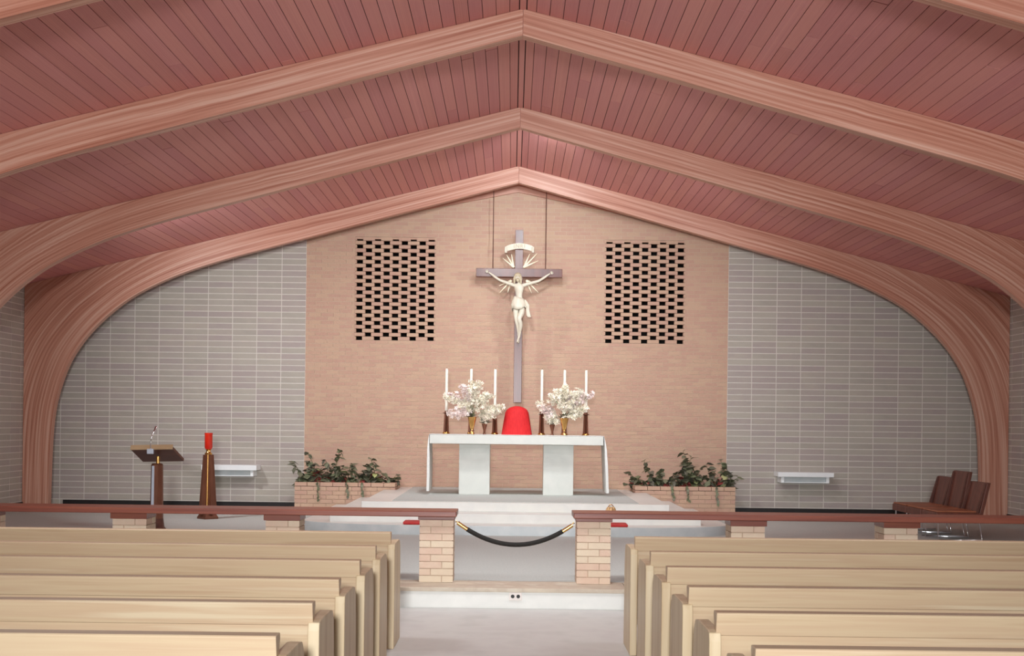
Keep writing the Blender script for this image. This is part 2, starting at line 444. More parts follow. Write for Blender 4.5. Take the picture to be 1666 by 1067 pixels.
# ------------------------------------------------------------------ chancel step
st = thing('chancel_step', 'long low white stone step up to the altar rail', 'step', (0, STEP_Y, 0))
o_ = (0, STEP_Y, 0)
part('step_core', MB(o_).box(-HALF + .06, HALF - .06, STEP_Y + .03, STEP_Y + .518, 0, FS - .03), 'marble', st)
xs = [-7.78, -5.6, -3.4, -1.25, 0.95, 3.1, 5.3, 7.78]
for a, b in zip(xs[:-1], xs[1:]):
    part('riser_slab', MB(o_).box(a + .002, b - .002, STEP_Y + .012, STEP_Y + .03, 0, FS - .03), 'marble', st)
    part('tread_slab', MB(o_).box(a + .002, b - .002, STEP_Y, STEP_Y + .518, FS - .03, FS + .004), 'stone_tan', st, bevel=.004, label='tan stone tread slab')
ot = thing('wall_outlet', 'small white outlet plate with two dark sockets on the chancel step', 'outlet', (-.012, STEP_Y + .012, .105))
part('cover_plate', MB().box(-.055, .055, -.008, 0, -.036, .036), 'plate_white', ot, bevel=.004)
for dx in (-.024, .024):
    m = MB(); m.tube([(dx, -.0125, 0), (dx, -.0078, 0)], .016, 12); part('socket', m, 'black_base', ot)

# ------------------------------------------------------------------ altar platform: three marble steps
pl = thing('altar_platform', 'three white marble steps with grey carpet carrying the altar', 'platform', (0, 18, FS))
po = (0, 18, FS); PB, PWALL = 20.27, WALL_Y - .03
def xy(a, b, t): return (a, b, t)
arc = [(1.3 + 1.5 * math.sin(a), 17.1 - .7 * math.cos(a)) for a in [math.pi / 2 * i / 14 for i in range(15)]]
low = [(-2.80, PB)] + [(-a, b) for a, b in arc[::-1]] + arc + [(2.80, PB)]
part('step', MB(po).prism(low, xy, FS, FS + .118), 'marble_greyed', pl, smooth=30, label='lowest marble step, shade put into its greyer colour')
mid = [(-2.42, PB), (-2.42, 16.85), (2.42, 16.85), (2.42, PB)]
part('step', MB(po).prism(mid, xy, FS + .118, FS + .238), 'marble', pl, bevel=.006)
# thin top of the lowest step, left unshaded in the plain marble colour
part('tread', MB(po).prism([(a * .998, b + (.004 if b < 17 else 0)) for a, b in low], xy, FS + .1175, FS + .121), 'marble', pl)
top = [(-1.86, PWALL), (-1.86, PB), (-2.06, PB), (-2.06, 17.3), (2.06, 17.3), (2.06, PB), (1.86, PB), (1.86, PWALL)]
part('step', MB(po).prism(top, xy, FS + .238, FS + .36), 'marble', pl, bevel=.006)
part('carpet', MB(po).box(-1.66, 1.66, 17.42, WALL_Y - .04, FS + .36, FS + .368), 'carpet_grey', pl)
PT = FS + .368

# ------------------------------------------------------------------ altar
AY = 19.1; AZ = 1.415
at_ = thing('altar', 'white marble table altar on two broad legs atop the steps', 'altar', (.01, AY, PT))
ao = (0, AY, PT)
part('table_top', MB(ao).box(-1.27, 1.27, AY - .22, AY + .58, AZ - .128, AZ), 'marble_altar', at_, bevel=.006)
for a, b in ((-.845, -.39), (.40, .845)):
    part('leg', MB(ao).box(a, b, AY, AY + .36, PT, AZ - .128), 'marble_altar', at_, bevel=.005)
for sg, lab in ((-1, 'left'), (1, 'right')):
    pass
cl = MB(ao); n = 26
def cloth_pt(u, y):
    # runs up the left side, across the top, down the right side
    x0, drop = 1.277, .84
    if u < 0: return (-(x0 + .004) - .012 * math.sin(u * 3) , y, AZ + .004 + u)
    if u > 2 * x0: 
        d = u - 2 * x0; return (x0 + .004 + .05 * d, y, AZ + .004 - d)
    return (-x0 + u, y, AZ + .004)
us = [-.83, -.6, -.4, -.2, -.08, 0, .4, .8, 1.277, 1.75, 2.15, 2.554, 2.63, 2.75, 2.95, 3.15, 3.384]
ys = [AY - .2, AY, AY + .28, AY + .56]
vs = []; fs = []
for th_ in (0, 1):
    for u in us:
        for y in ys:
            p = Vector(cloth_pt(u, y))
            if u < 0: p.x -= th_ * (.006 + .03 * min(1, -u * 4))
            elif u > 2.554: p.x += th_ * (.006 + .03 * min(1, (u - 2.554) * 4))
            else: p.z += th_ * .006
            vs.append(p)
nu, ny = len(us), len(ys); off = nu * ny
for i in range(nu - 1):
    for j in range(ny - 1):
        q = (i * ny + j, (i + 1) * ny + j, (i + 1) * ny + j + 1, i * ny + j + 1)
        fs.append(q); fs.append(tuple(off + z for z in q[::-1]))
for i in range(nu - 1):
    for j in (0, ny - 1): fs.append((i * ny + j, off + i * ny + j, off + (i + 1) * ny + j, (i + 1) * ny + j))
for j in range(ny - 1):
    for i in (0, nu - 1): fs.append((i * ny + j, i * ny + j + 1, off + i * ny + j + 1, off + i * ny + j))
cl.add(vs, fs)
clo = part('altar_cloth', cl, 'white_cloth', smooth=40, loc=(.01, AY, PT)); tag(clo, 'white cloth over the altar top hanging down both ends', 'cloth')
TOPZ = AZ + .0105

# red veiled tabernacle
tv = thing('veiled_tabernacle', 'bright red dome-topped cloth cover in the middle of the altar', 'tabernacle', (.012, AY + .2, TOPZ))
prof = [(.228, 0), (.222, .03), (.198, .2), (.175, .33), (.150, .375), (.10, .408), (.04, .425), (.001, .428)]
m = MB(); n = 40; vs = []; fs = []
for r, h in prof:
    for k in range(n):
        a = 2 * math.pi * k / n; rr = r * (1 + .022 * math.sin(k * math.pi / 2) * (1 - h / .44))
        vs.append((rr * math.cos(a), rr * math.sin(a) * .8, h))
for i in range(len(prof) - 1):
    for k in range(n): fs.append((i * n + k, i * n + (k + 1) % n, (i + 1) * n + (k + 1) % n, (i + 1) * n + k))
fs.append(tuple(range(n))[::-1]); m.add(vs, fs)
part('veil', m, 'red_cloth', tv, smooth=60)

# candlesticks and candles
CS = [(725, 'outermost on the left end of the altar'), (765, 'behind the left white flowers'), (804, 'just left of the red veil'),
      (880, 'just right of the red veil'), (917, 'behind the right white flowers'), (952, 'outermost on the right end of the altar')]
cs0 = None
for i, (px, where) in enumerate(CS):
    y = AY + .3; x = (px - 833 + 1) * y / FPX + CX
    loc = (x, y, TOPZ)
    if cs0 is None:
        cs0 = thing('candlestick', 'bronze flared candlestick ' + where, 'candlestick', loc, 'bronze candlesticks on the altar')
        part('foot', MB().lathe([(.052, 0), (.055, .012), (.05, .025), (.044, .03)], 0, 0, 0, 16), 'brass', cs0, smooth=40, label='pale brass foot')
        m = MB()
        for k in range(6):
            a = k * math.pi / 3
            m.hull8([(.046 * math.cos(a + d) * q, .046 * math.sin(a + d) * q, z) for z, q in ((.03, 1), (.30, .68)) for d, q2 in ((-.42, 1), (.42, 1)) for q in (q,)] [:0] or
                    [(.012 * math.cos(a - 1.2), .012 * math.sin(a - 1.2), .03), (.046 * math.cos(a - .32), .046 * math.sin(a - .32), .03), (.046 * math.cos(a + .32), .046 * math.sin(a + .32), .03), (.012 * math.cos(a + 1.2), .012 * math.sin(a + 1.2), .03),
                     (.010 * math.cos(a - 1.2), .010 * math.sin(a - 1.2), .30), (.034 * math.cos(a - .32), .034 * math.sin(a - .32), .30), (.034 * math.cos(a + .32), .034 * math.sin(a + .32), .30), (.010 * math.cos(a + 1.2), .010 * math.sin(a + 1.2), .30)])
        part('fluted_stem', m, 'bronze', cs0)
        part('drip_pan', MB().lathe([(.02, .30), (.05, .312), (.052, .318), (.026, .322), (.026, .345), (.0, .345)], 0, 0, 0, 16), 'bronze', cs0, smooth=40)
        cd0 = thing('candle', 'tall thin white candle ' + where, 'candle', (x, y, TOPZ + .345), 'white altar candles')
        part('wax', MB().lathe([(.0215, 0), (.0205, .62), (.016, .632), (.004, .635)], 0, 0, 0, 12), 'candle_wax', cd0, smooth=40)
        part('wick', MB().tube([(0, 0, .634), (.001, 0, .645), (.003, 0, .655)], .002, 5), 'ink', cd0)
    else:
        dup(cs0, loc, 'bronze flared candlestick ' + where)
        dup(cd0, (x, y, TOPZ + .345), 'tall thin white candle ' + where)

# vases and flower sprays
VP = [(.028, 0), (.042, .006), (.036, .02), (.020, .045), (.030, .10), (.052, .19), (.066, .25), (.068, .256), (.058, .25), (.03, .16), (.0, .12)]
def floret(mb, p, sz):
    q = Matrix.Rotation(R.uniform(0, 6.28), 3, 'Z') @ Matrix.Rotation(R.uniform(0, 2.2), 3, 'X')
    for k in range(5):
        a = 2 * math.pi * k / 5
        tip = Vector((math.cos(a), math.sin(a), .35)) * sz
        l = Vector((math.cos(a - .5) * .62, math.sin(a - .5) * .62, .42)) * sz; r = Vector((math.cos(a + .5) * .62, math.sin(a + .5) * .62, .42)) * sz
        mb.add([p, p + q @ l, p + q @ tip, p + q @ r], [(0, 1, 2, 3)])
def bouquet(label, mouth, tips, seed):
    R.seed(seed)
    t = thing('flower_bouquet', label, 'flowers', mouth, 'white flowers on the altar')
    M0 = Vector(mouth)
    for i, (dx, dz, dense) in enumerate(tips):
        tip = Vector((dx, R.uniform(-.10, .12) - .05, dz)); ctrl = Vector((dx * .35, tip.y * .4, max(dz * .75, .12)))
        pt = lambda u: ctrl * 2 * u * (1 - u) + tip * u * u
        m = MB(); m.tube([pt(u / 6) + Vector((0, 0, -.0)) for u in range(7)], .004, 5)
        stem = part('stem', m, 'stem_green', t)
        m = MB()
        for k in range(dense):
            u = 1 - .62 * (k / dense) ** 1.05
            rad = .010 + .036 * math.sin(min(1, (1 - u) * 2.2 + .1) * math.pi / 2)
            p = pt(u) + Vector((R.gauss(0, rad * .75), R.gauss(0, rad * .75), R.gauss(0, rad * .75)))
            floret(m, p, R.uniform(.028, .046))
        part('blossom_spray', m, R.choice(['petal', 'petal', 'petal_pink']), t, fix=False, kind='stuff')
    m = MB()
    for k in range(16):
        a = R.uniform(0, 6.28); d = Vector((math.cos(a), math.sin(a) * .7, R.uniform(.1, .8))).normalized() * R.uniform(.09, .16)
        sd = d.cross(Vector((0, 0, 1))).normalized() * .016
        m.add([(0, 0, .01), d * .5 + sd, d, d * .5 - sd], [(0, 1, 2, 3)])
    part('foliage', m, 'leaf_dark', t, fix=False, kind='stuff')
def vase(label, x, y, sc=1.0, m='brass'):
    t = thing('flower_vase', label, 'vase', (x, y, TOPZ))
    part('bowl', MB().lathe([(r * sc, h * sc) for r, h in VP], 0, 0, 0, 20), m, t, smooth=50)
    part('collar', MB().lathe([(.034 * sc, .05 * sc), (.037 * sc, .056 * sc), (.034 * sc, .062 * sc)], 0, 0, 0, 20), 'bronze', t, smooth=50)
vy = AY + .02; S = FPX / vy
vx = lambda px: (px - 833 + 1) / S + CX
vase('slender brass vase of white flowers on the left half of the altar', vx(767), vy)
vase('slender brass vase of white flowers on the right half of the altar', vx(917), vy)
vase('small dark vase between left brass vase and red veil', vx(787), vy + .12, .62, 'bronze')
vase('small dark vase between red veil and right brass vase', vx(898), vy + .12, .62, 'bronze')
def tp(l, mx, my): return [((px - mx) / S, (my - py) / S, d) for px, py, d in l]
bouquet('large fan of white blossom sprays in left brass vase', (vx(767), vy, TOPZ + .245),
        tp([(722, 645, 60), (730, 640, 50), (726, 672, 40), (752, 628, 70), (762, 634, 60), (768, 622, 80), (779, 621, 75), (790, 640, 55), (800, 642, 60), (742, 676, 45), (752, 655, 60)], 767, 678), 11)
bouquet('large fan of white blossom sprays in right brass vase', (vx(917), vy, TOPZ + .245),
        tp([(962, 641, 60), (955, 645, 60), (942, 634, 70), (930, 640, 70), (917, 628, 75), (905, 634, 70), (893, 642, 60), (953, 664, 70), (945, 672, 60), (925, 655, 60)], 917, 680), 12)
bouquet('low spray of white blossom in small vase left of red veil', (vx(787), vy + .12, TOPZ + .15),
        tp([(818, 658, 60), (812, 664, 50), (800, 660, 60), (795, 668, 55), (784, 670, 55)], 787, 688), 13)
bouquet('low spray of white blossom in small vase right of red veil', (vx(898), vy + .12, TOPZ + .15),
        tp([(872, 653, 50), (878, 658, 55), (890, 662, 55), (898, 668, 50), (905, 684, 50), (888, 674, 45)], 898, 688), 14)
R.seed(21)

# ------------------------------------------------------------------ crucifix hung in front of the wall
KY = 20.86
cr = thing('crucifix', 'dark wooden crucifix with ivory figure hung on rods before the brick wall', 'crucifix', (.022, KY, 1.93))
ko = (.022, KY, 1.93)
part('upright', MB(ko).box(-.043, .087, KY, KY + .07, 1.93, 4.715), 'cross_wood', cr, bevel=.004)
part('crossbar', MB(ko).box(-.668, .722, KY - .006, KY + .064, 3.955, 4.092), 'cross_wood', cr, bevel=.004)
for x, lab in ((-.40, 0), (.452, 1)):
    part('hanging_rod', MB(ko).tube([(x, KY + .03, 4.09), (x, KY + .03, roof(x) + .01)], .007, 8), 'desk_dark', cr)
def ap(u, v, d=KY - .08):
    a, b = u - 833, 688 - v
    return Vector(((a * c - b * s) * d / FPX + CX, d, (a * s + b * c) * d / FPX + 1.6))
# rays
for cx_, cz, rays in ((836, 435, [(818, 420), (824, 414), (832, 413), ]), (852, 435, [(862, 413), (874, 412), (876, 424)]),
                      (832, 456, [(812, 465), (813, 476), (826, 476)]), (856, 456, [(875, 463), (876, 476), (865, 477)])):
    for u, v in rays:
        p, q = ap(cx_, cz, KY - .02), ap(u, v, KY - .02)
        q = p + (q - p) * 1.0
        part('ray', MB(ko).tube([p, p.lerp(q, .55), q], [.017, .012, .003], 6), 'gilt', cr, smooth=60, label='slender pale gilt ray')
# scroll
m = MB(ko); pts = []
for i in range(13):
    t = i / 12; u = 822 + 46 * t; v = 405 - 5.0 * math.sin(math.pi * t) + (1.2 if i in (0, 12) else 0)
    pts.append(ap(u, v, KY - .055 + .03 * abs(2 * t - 1) ** 2))
vs = []
for p in pts:
    for dz in (-.045, .045):
        for dy in (0, .012): vs.append(p + Vector((0, dy, dz)))
fs = []
for i in range(12):
    j, k2 = 4 * i, 4 * i + 4
    fs += [(j, k2, k2 + 2, j + 2), (j + 1, j + 3, k2 + 3, k2 + 1), (j, j + 1, k2 + 1, k2), (j + 2, k2 + 2, k2 + 3, j + 3)]
fs += [(0, 2, 3, 1), (48, 49, 51, 50)]
m.add(vs, fs)
scr = part('title_scroll', m, 'ivory', cr, label='cream curved scroll with small letters')
for sg, u in ((-1, 823), (1, 867)):
    part('scroll_curl', MB(ko).tube([ap(u, 402, KY - .04), ap(u, 411, KY - .04)], .022, 10), 'ivory', cr, smooth=50)
fc = bpy.data.curves.new('letters', 'FONT'); fc.body = 'INRI'; fc.size = .085; fc.extrude = .003; fc.align_x = 'CENTER'; fc.align_y = 'CENTER'; fc.space_character = 1.25
lo = bpy.data.objects.new('letters', fc); COL.objects.link(lo); 
dg = bpy.context.evaluated_depsgraph_get(); lme = bpy.data.meshes.new_from_object(lo.evaluated_get(dg)); bpy.data.objects.remove(lo)
lme.materials.clear(); lme.materials.append(MATS['ivory_shade'])
lt = part('letters', lme, None, cr); lt.rotation_euler = (math.pi / 2, 0, 0); lt.location = ap(845, 400.5, KY - .058) - Vector(ko)

# ivory figure: one skinned body
def skin_body(name, chains, parent, m, sub=1):
    bm = bmesh.new(); sk = bm.verts.layers.skin.verify(); V = {}
    root = None
    for ch in chains:
        prev = None
        for key, p, r in ch:
            if key in V: v = V[key]
            else:
                v = bm.verts.new(p); v[sk].radius = (r[0], r[1]) if isinstance(r, tuple) else (r, r); V[key] = v
                if root is None: root = v; v[sk].use_root = True
            if prev is not None and bm.edges.get((prev, v)) is None: bm.edges.new((prev, v))
            prev = v
    me = bpy.data.meshes.new(name); bm.to_mesh(me); bm.free(); me.materials.append(MATS[m])
    o = bpy.data.objects.new(name, me); COL.objects.link(o); o.parent = parent
    sm = o.modifiers.new('skin', 'SKIN'); sm.use_smooth_shade = True; sm.branch_smoothing = .4
    ss = o.modifiers.new('sub', 'SUBSURF'); ss.levels = sub; ss.render_levels = sub
    return o
FY = KY - .10
def fp(u, v, dy=0): 
    p = ap(u, v, FY); p.y += dy; return p - Vector(ko)
pel = ('pelvis', fp(845, 494, -.005), (.068, .048))
body = skin_body('figure', [
    [pel, ('belly', fp(844.6, 485, -.01), (.062, .044)), ('chest', fp(844.5, 474, -.015), (.080, .052)), ('upch', fp(844.5, 466, -.01), (.078, .050)), ('neck', fp(843.5, 460, -.015), .026), ('nk2', fp(843, 457.5, -.025), .027), ('head', fp(842.3, 453, -.035), (.043, .050)), ('crown', fp(842.3, 448.5, -.028), (.038, .044))],
    [('upch', None, 0), ('shl', fp(834, 463, 0), .032), ('ual', fp(824, 459.5, .01), .027), ('ell', fp(813, 455.5, .02), .022), ('fal', fp(804, 449, .03), .021), ('wrl', fp(797.5, 444, .045), .014), ('hal', fp(794.5, 441.8, .05), (.018, .010))],
    [('upch', None, 0), ('shr', fp(855, 463, 0), .032), ('uar', fp(865, 460, .01), .027), ('elr', fp(876, 457, .02), .022), ('far', fp(885, 451.5, .03), .021), ('wrr', fp(892, 446.5, .045), .014), ('har', fp(895.5, 444.2, .05), (.018, .010))],
    [pel, ('hir', fp(849.5, 498, -.01), .056), ('thr', fp(849.4, 508, -.045), .052), ('knr', fp(844.2, 519, -.09), .040), ('car', fp(847.4, 528, -.055), .037), ('shinr', fp(846, 540, -.02), .024), ('anr', fp(844.5, 548, 0), .019), ('ftr', fp(842.4, 554, -.03), (.024, .018)), ('toer', fp(841.4, 557.5, -.05), (.020, .012))],
    [pel, ('hil', fp(840, 498, -.01), .052), ('thl', fp(839.0, 508, -.03), .047), ('knl', fp(840, 520, -.05), .037), ('cal', fp(842.2, 530, -.02), .031), ('shinl', fp(843.6, 541, .01), .022), ('anl', fp(844, 549, .028), .018), ('ftl', fp(843.6, 555, .015), (.022, .016)), ('toel', fp(843.2, 558.5, -.005), (.018, .011))],
], cr, 'ivory', 2)
body['label'] = 'ivory carved figure with outstretched arms, head bowed to the left'
# face, hair, beard, fingers, cloth
m = MB()
hd = fp(842.3, 450.8, -.045)
m.ball(hd + Vector((0, .034, .022)), .058, 12, 8, (1, .95, .9))
for sgn in (-1, 1):
    m.tube([hd + Vector((sgn * .040, .02, .02)), hd + Vector((sgn * .054, .01, -.03)), hd + Vector((sgn * .050, .0, -.08)), hd + Vector((sgn * .058, 0, -.115))], [.02, .021, .018, .006], 8)
part('hair', m, 'ivory_shade', body, smooth=60)
part('beard', MB().ball(hd + Vector((0, -.026, -.052)), .027, 8, 6, (1, .8, 1.35)), 'ivory_shade', body, smooth=60)
m = MB(); m.hull8([tuple(hd + Vector(p)) for p in ((-.008, -.044, -.022), (.008, -.044, -.022), (.008, -.03, -.022), (-.008, -.03, -.022), (-.004, -.046, .01), (.004, -.046, .01), (.004, -.03, .01), (-.004, -.03, .01))])
m.v[0] = tuple(Vector(m.v[0]) + Vector((0, -.014, 0))); m.v[1] = tuple(Vector(m.v[1]) + Vector((0, -.014, 0)))
part('nose', m, 'ivory', body, smooth=60)
for sgn in (-1, 1):
    part('eye', MB().ball(hd + Vector((sgn * .017, -.042, .004)), .0075, 8, 6, (1.3, .7, .6)), 'ivory_shade', body, smooth=60)
part('mouth', MB().ball(hd + Vector((0, -.052, -.036)), .008, 8, 5, (1.5, .6, .4)), 'ivory_shade', body, smooth=60)
for u, v, sg in ((794.5, 441.8, -1), (895.5, 444.2, 1)):
    h = fp(u, v, .05); dr = Vector((sg * .9, 0, .25)).normalized()
    for k in range(4):
        ang = (k - 1.5) * .2; L_ = (.036, .042, .040, .031)[k]
        d = Vector((dr.x * math.cos(ang) - sg * dr.z * math.sin(ang), -.15, dr.z * math.cos(ang) + sg * dr.x * math.sin(ang) * 1)).normalized()
        b0 = h + dr * .010 + Vector((0, 0, (k - 1.5) * .0075))
        part('finger', MB().tube([b0, b0 + d * L_ * .55, b0 + d * L_ * .95 + Vector((0, -.012, 0))], [.0052, .0048, .0035], 6), 'ivory', body, smooth=60)
    b0 = h + Vector((0, -.004, .012)); part('thumb', MB().tube([b0, b0 + Vector((sg * .010, -.01, .016)), b0 + Vector((sg * .020, -.02, .020))], [.006, .0055, .004], 6), 'ivory', body, smooth=60)
# loincloth: a wrapped skirt with folds and a hanging knot on the right
m = MB(); n = 36; rows = []
for j, (v, rx, ry) in enumerate(((484, .080, .062), (488, .098, .074), (493, .118, .088), (498, .126, .096), (502, .122, .098))):
    for k in range(n):
        a = 2 * math.pi * k / n
        f = 1 + .05 * math.sin(a * 7 + j * .8) + .03 * math.sin(a * 12 - j)
        vv = v + (2.2 * math.cos(a) if j < 4 else -2.5 * math.cos(a) + 2 * math.sin(3 * a))
        rows.append(fp(844.5, vv, -.015) + Vector((rx * f * math.cos(a), ry * f * math.sin(a), 0)))
fs = [(j * n + k, j * n + (k + 1) % n, (j + 1) * n + (k + 1) % n, (j + 1) * n + k) for j in range(4) for k in range(n)]
m.add(rows, fs); lc = part('loincloth', m, 'ivory', body, smooth=60)
sd = lc.modifiers.new('solid', 'SOLIDIFY'); sd.thickness = .008
m = MB()
for k in range(4):
    m.tube([fp(854 + k * .8, 488 + k, -.03), fp(856.5 + k * 1.1, 497, -.03 - .01 * (k % 2)), fp(857 + k * 1.1, 506, -.02), fp(858 + k * 1.5, 514 + (k % 2) * 2, -.02)], [.013, .014, .013, .017], 7)
part('cloth_knot', m, 'ivory', body, smooth=60)

# ------------------------------------------------------------------ brick planters and their plants
def brick_course(parent, o, x0, x1, yface, zc, off, h, depth=.1, axis='x'):
    x = x0 - off
    while x < x1 - .01:
        a, b = max(x, x0), min(x + .2 - .008, x1)
        if b - a > .03:
            if axis == 'x': loc = ((a + b) / 2, yface + depth / 2, zc); dims = (b - a, depth, h)
            else: loc = (yface + depth / 2, (a + b) / 2, zc); dims = (depth, b - a, h)
            part('brick', brick_mesh(*dims), None, parent, loc=tuple(Vector(loc) - Vector(o)))
        x += .2
leaf = MB().add([(0, 0, 0), (.035, .03, .012), (.042, .065, .0), (0, .12, -.02), (-.042, .065, 0), (-.035, .03, .012), (0, .05, .004)],
                [(0, 1, 6), (1, 2, 6), (2, 3, 6), (3, 4, 6), (4, 5, 6), (5, 0, 6)])
LEAF = {q: leaf.mesh('leaf', q) for q in ('leaf_dark', 'leaf_light', 'leaf_red')}
for q in LEAF.values(): q.polygons.foreach_set('use_smooth', [True] * len(q.polygons))
ORD = ['first', 'second', 'third', 'fourth', 'fifth', 'sixth', 'seventh']
def planter(sg, word, hs, seed):
    R.seed(seed)
    x0, x1 = sorted((sg * 3.46, sg * 1.885)); y0, y1, z1 = 20.3, WALL_Y - .03, .635
    o = (sg * 2.67, y0, FS)
    t = thing('brick_planter', 'low buff brick planter box %s of the altar steps, against the wall' % word, 'planter', o)
    core = MB(o); core.box(x0 + .012, x1 - .012, y0 + .012, y1, FS, .56); part('mortar_core', core, 'mortar_buff', t)
    core = MB(o); core.box(x0 + .1, x1 - .1, y0 + .1, y1 - .01, .56, .60); part('soil', core, 'soil', t)
    n = 7; ch = (z1 - FS) / n
    for k in range(n):
        zc = FS + (k + .5) * ch; off = (k % 2) * .1
        brick_course(t, o, x0, x1, y0, zc, off, ch - .008)
        for xs_ in (x0, x1 - .1): brick_course(t, o, y0 + .106, y1, xs_, zc, .1 - off, ch - .008, axis='y')
    np_ = len(hs)
    for i, h in enumerate(hs):
        px = sg * (3.36 - 1.38 * i / (np_ - 1)); y = R.uniform(20.5, 20.85)
        p = thing('leafy_plant', '%s dark leafy plant from the grey wall in the %s brick planter' % (ORD[i], word), 'plant', (px, y, .60), 'plants in the brick planters')
        for st_ in range(6):
            lean = Vector((R.uniform(-.19, .19), R.uniform(-.14, .08), 0)); hh = h * (1, .72, .5, .36, .3, .45)[st_]
            pts = [Vector((0, 0, -.02)) + lean * (u ** 1.6) + Vector((0, 0, hh * u)) for u in (0, .33, .66, 1)]
            part('stem', MB().tube(pts, [.007, .006, .005, .003], 5), 'stem_green', p)
            nl = int(9 + hh * 22)
            for k in range(nl):
                u = (k + 1) / nl; q = Vector((0, 0, -.02)) + lean * (u ** 1.6) + Vector((0, 0, hh * u))
                kind = 'leaf_dark' if u > .5 or R.random() < .55 else R.choice(['leaf_dark', 'leaf_light', 'leaf_red'])
                l = part('leaf', LEAF[kind], None, p); l.location = q
                l.rotation_euler = (R.uniform(-.9, .7), R.uniform(-.5, .5), R.uniform(0, 6.28)); sc = R.uniform(.9, 1.5) * (1.15 - .35 * u); l.scale = (sc, sc, sc)
        if i in (1, 3, 4):                              # a trailing runner over the front edge
            yf = y0 - .03 - y
            pts = [Vector((0, 0, .0)), Vector((.02, yf * .6, .1)), Vector((.03, yf, .04)), Vector((.04, yf, -.10)), Vector((.05, yf - .01, -.24 + .05 * i * .5))]
            part('runner', MB().tube(pts, [.005, .005, .004, .004, .003], 5), 'stem_green', p)
            for k in range(7):
                q = pts[2].lerp(pts[4], k / 6); l = part('leaf', LEAF['leaf_dark'], None, p); l.location = q
                l.rotation_euler = (R.uniform(-1.8, -.9), R.uniform(-.5, .5), R.uniform(-.8, .8) + math.pi); l.scale = (.55,) * 3
planter(-1, 'left', [.36, .52, .56, .34, .36, .44, .22], 31)
planter(1, 'right', [.46, .40, .60, .50, .30, .44, .22], 32)

# ------------------------------------------------------------------ credence shelves on the grey walls
def credence(label, x0, x1, zt, thick):
    o = ((x0 + x1) / 2, WALL_Y - .008, zt); t = thing('credence_shelf', label, 'shelf', o, 'white wall shelves')
    part('shelf_top', MB(o).box(x0, x1, WALL_Y - .36, WALL_Y - .008, zt - thick, zt), 'white_paint', t, bevel=.005)
    for x in (x0 + .06, x1 - .11):
        part('bracket', MB(o).box(x, x + .05, WALL_Y - .30, WALL_Y - .008, zt - thick - .10, zt - thick), 'white_paint', t, bevel=.003)
    part('bottom_bar', MB(o).box(x0 + .11, x1 - .11, WALL_Y - .26, WALL_Y - .22, zt - thick - .10, zt - thick - .085), 'white_paint', t)
    part('apron', MB(o).box(x0 + .11, x1 - .11, WALL_Y - .23, WALL_Y - .215, zt - thick - .085, zt - thick), 'marble_greyed', t)
credence('white wall shelf behind the red lamp on the left grey wall', -5.06, -4.17, .868, .085)
credence('white wall shelf alone on the right grey wall', 4.24, 5.14, .86, .075)

# ------------------------------------------------------------------ altar rail
ry0, ry1 = 11.42, 11.83; RT = .812
for sg, word in ((-1, 'left'), (1, 'right')):
    inner = .52 - sg * .0; inner = .54 if sg < 0 else .495
    a, b = sorted((sg * inner, sg * 7.78)); o = ((a + b) / 2, 11.6, FS)
    t = thing('altar_rail', 'dark wooden communion rail on brick piers, %s of the rope gap' % word, 'railing', o)
    part('handrail', MB(o).box(a, b, ry0, ry1, RT - .05, RT), 'rail_wood', t, bevel=.007)
    for n_, pc in enumerate((.70, 2.07, 3.43, 4.80, 6.17)):
        pcx = sg * pc - .02; p0, p1 = pcx - .15, pcx + .15
        bh = .03 if n_ == 0 else .052
        part('cap_block', MB(o).box(p0 - .012, p1 + .012, ry0 + .045, ry1 - .055, RT - .05 - bh, RT - .05), 'rail_wood', t, bevel=.003)
        pier = part('pier', MB(o).box(p0 + .008, p1 - .008, 11.51, 11.79, FS + .004, RT - .05 - bh), 'mortar_buff', t)
        zt = RT - .05 - bh; nco = 9; ch = (zt - FS - .004) / nco
        for k in range(nco):
            zc = FS + .004 + (k + .5) * ch; f = k % 2
            segs = [(p0, p0 + .196, 11.50, 11.598), (p0 + .204, p1, 11.50, 11.696), (p0 + .104, p1, 11.704, 11.80), (p0, p0 + .096, 11.606, 11.80)]
            if f: segs = [(p0 + p1 - q1, p0 + p1 - q0, w0, w1) for q0, q1, w0, w1 in segs]
            for q0, q1, w0, w1 in segs:
                part('brick', brick_mesh(round(q1 - q0, 3), round(w1 - w0, 3), ch - .007, 'brick_pale'), None, pier, loc=tuple(Vector(((q0 + q1) / 2, (w0 + w1) / 2, zc)) - Vector(o)))
# rope across the gap
rp = thing('velvet_rope', 'drooping black velvet rope with brass ends across the rail gap', 'rope', (-.02, 11.5, .70))
xa, xb = -.532, .487; pts = []
for i in range(25):
    t = i / 24; x = xa + (xb - xa) * t; z = .708 - .185 * (1 - (2 * t - 1) ** 2) ** 1.0 - .01 * t
    pts.append(Vector((x + .02, 0, z - .70)))
part('rope', MB().tube(pts[2:23], .021, 10), 'black_velvet', rp, smooth=60)
for e in (pts[:3], pts[22:]):
    part('brass_end', MB().tube(e, .018, 10), 'brass', rp, smooth=60)
for x, sg in ((xa + .02, -1), (xb + .02, 1)):
    part('hook', MB().tube([(x, 0, .006), (x + sg * .01, 0, .022), (x + sg * .02, 0, .012)], .006, 6), 'brass', rp, smooth=60)

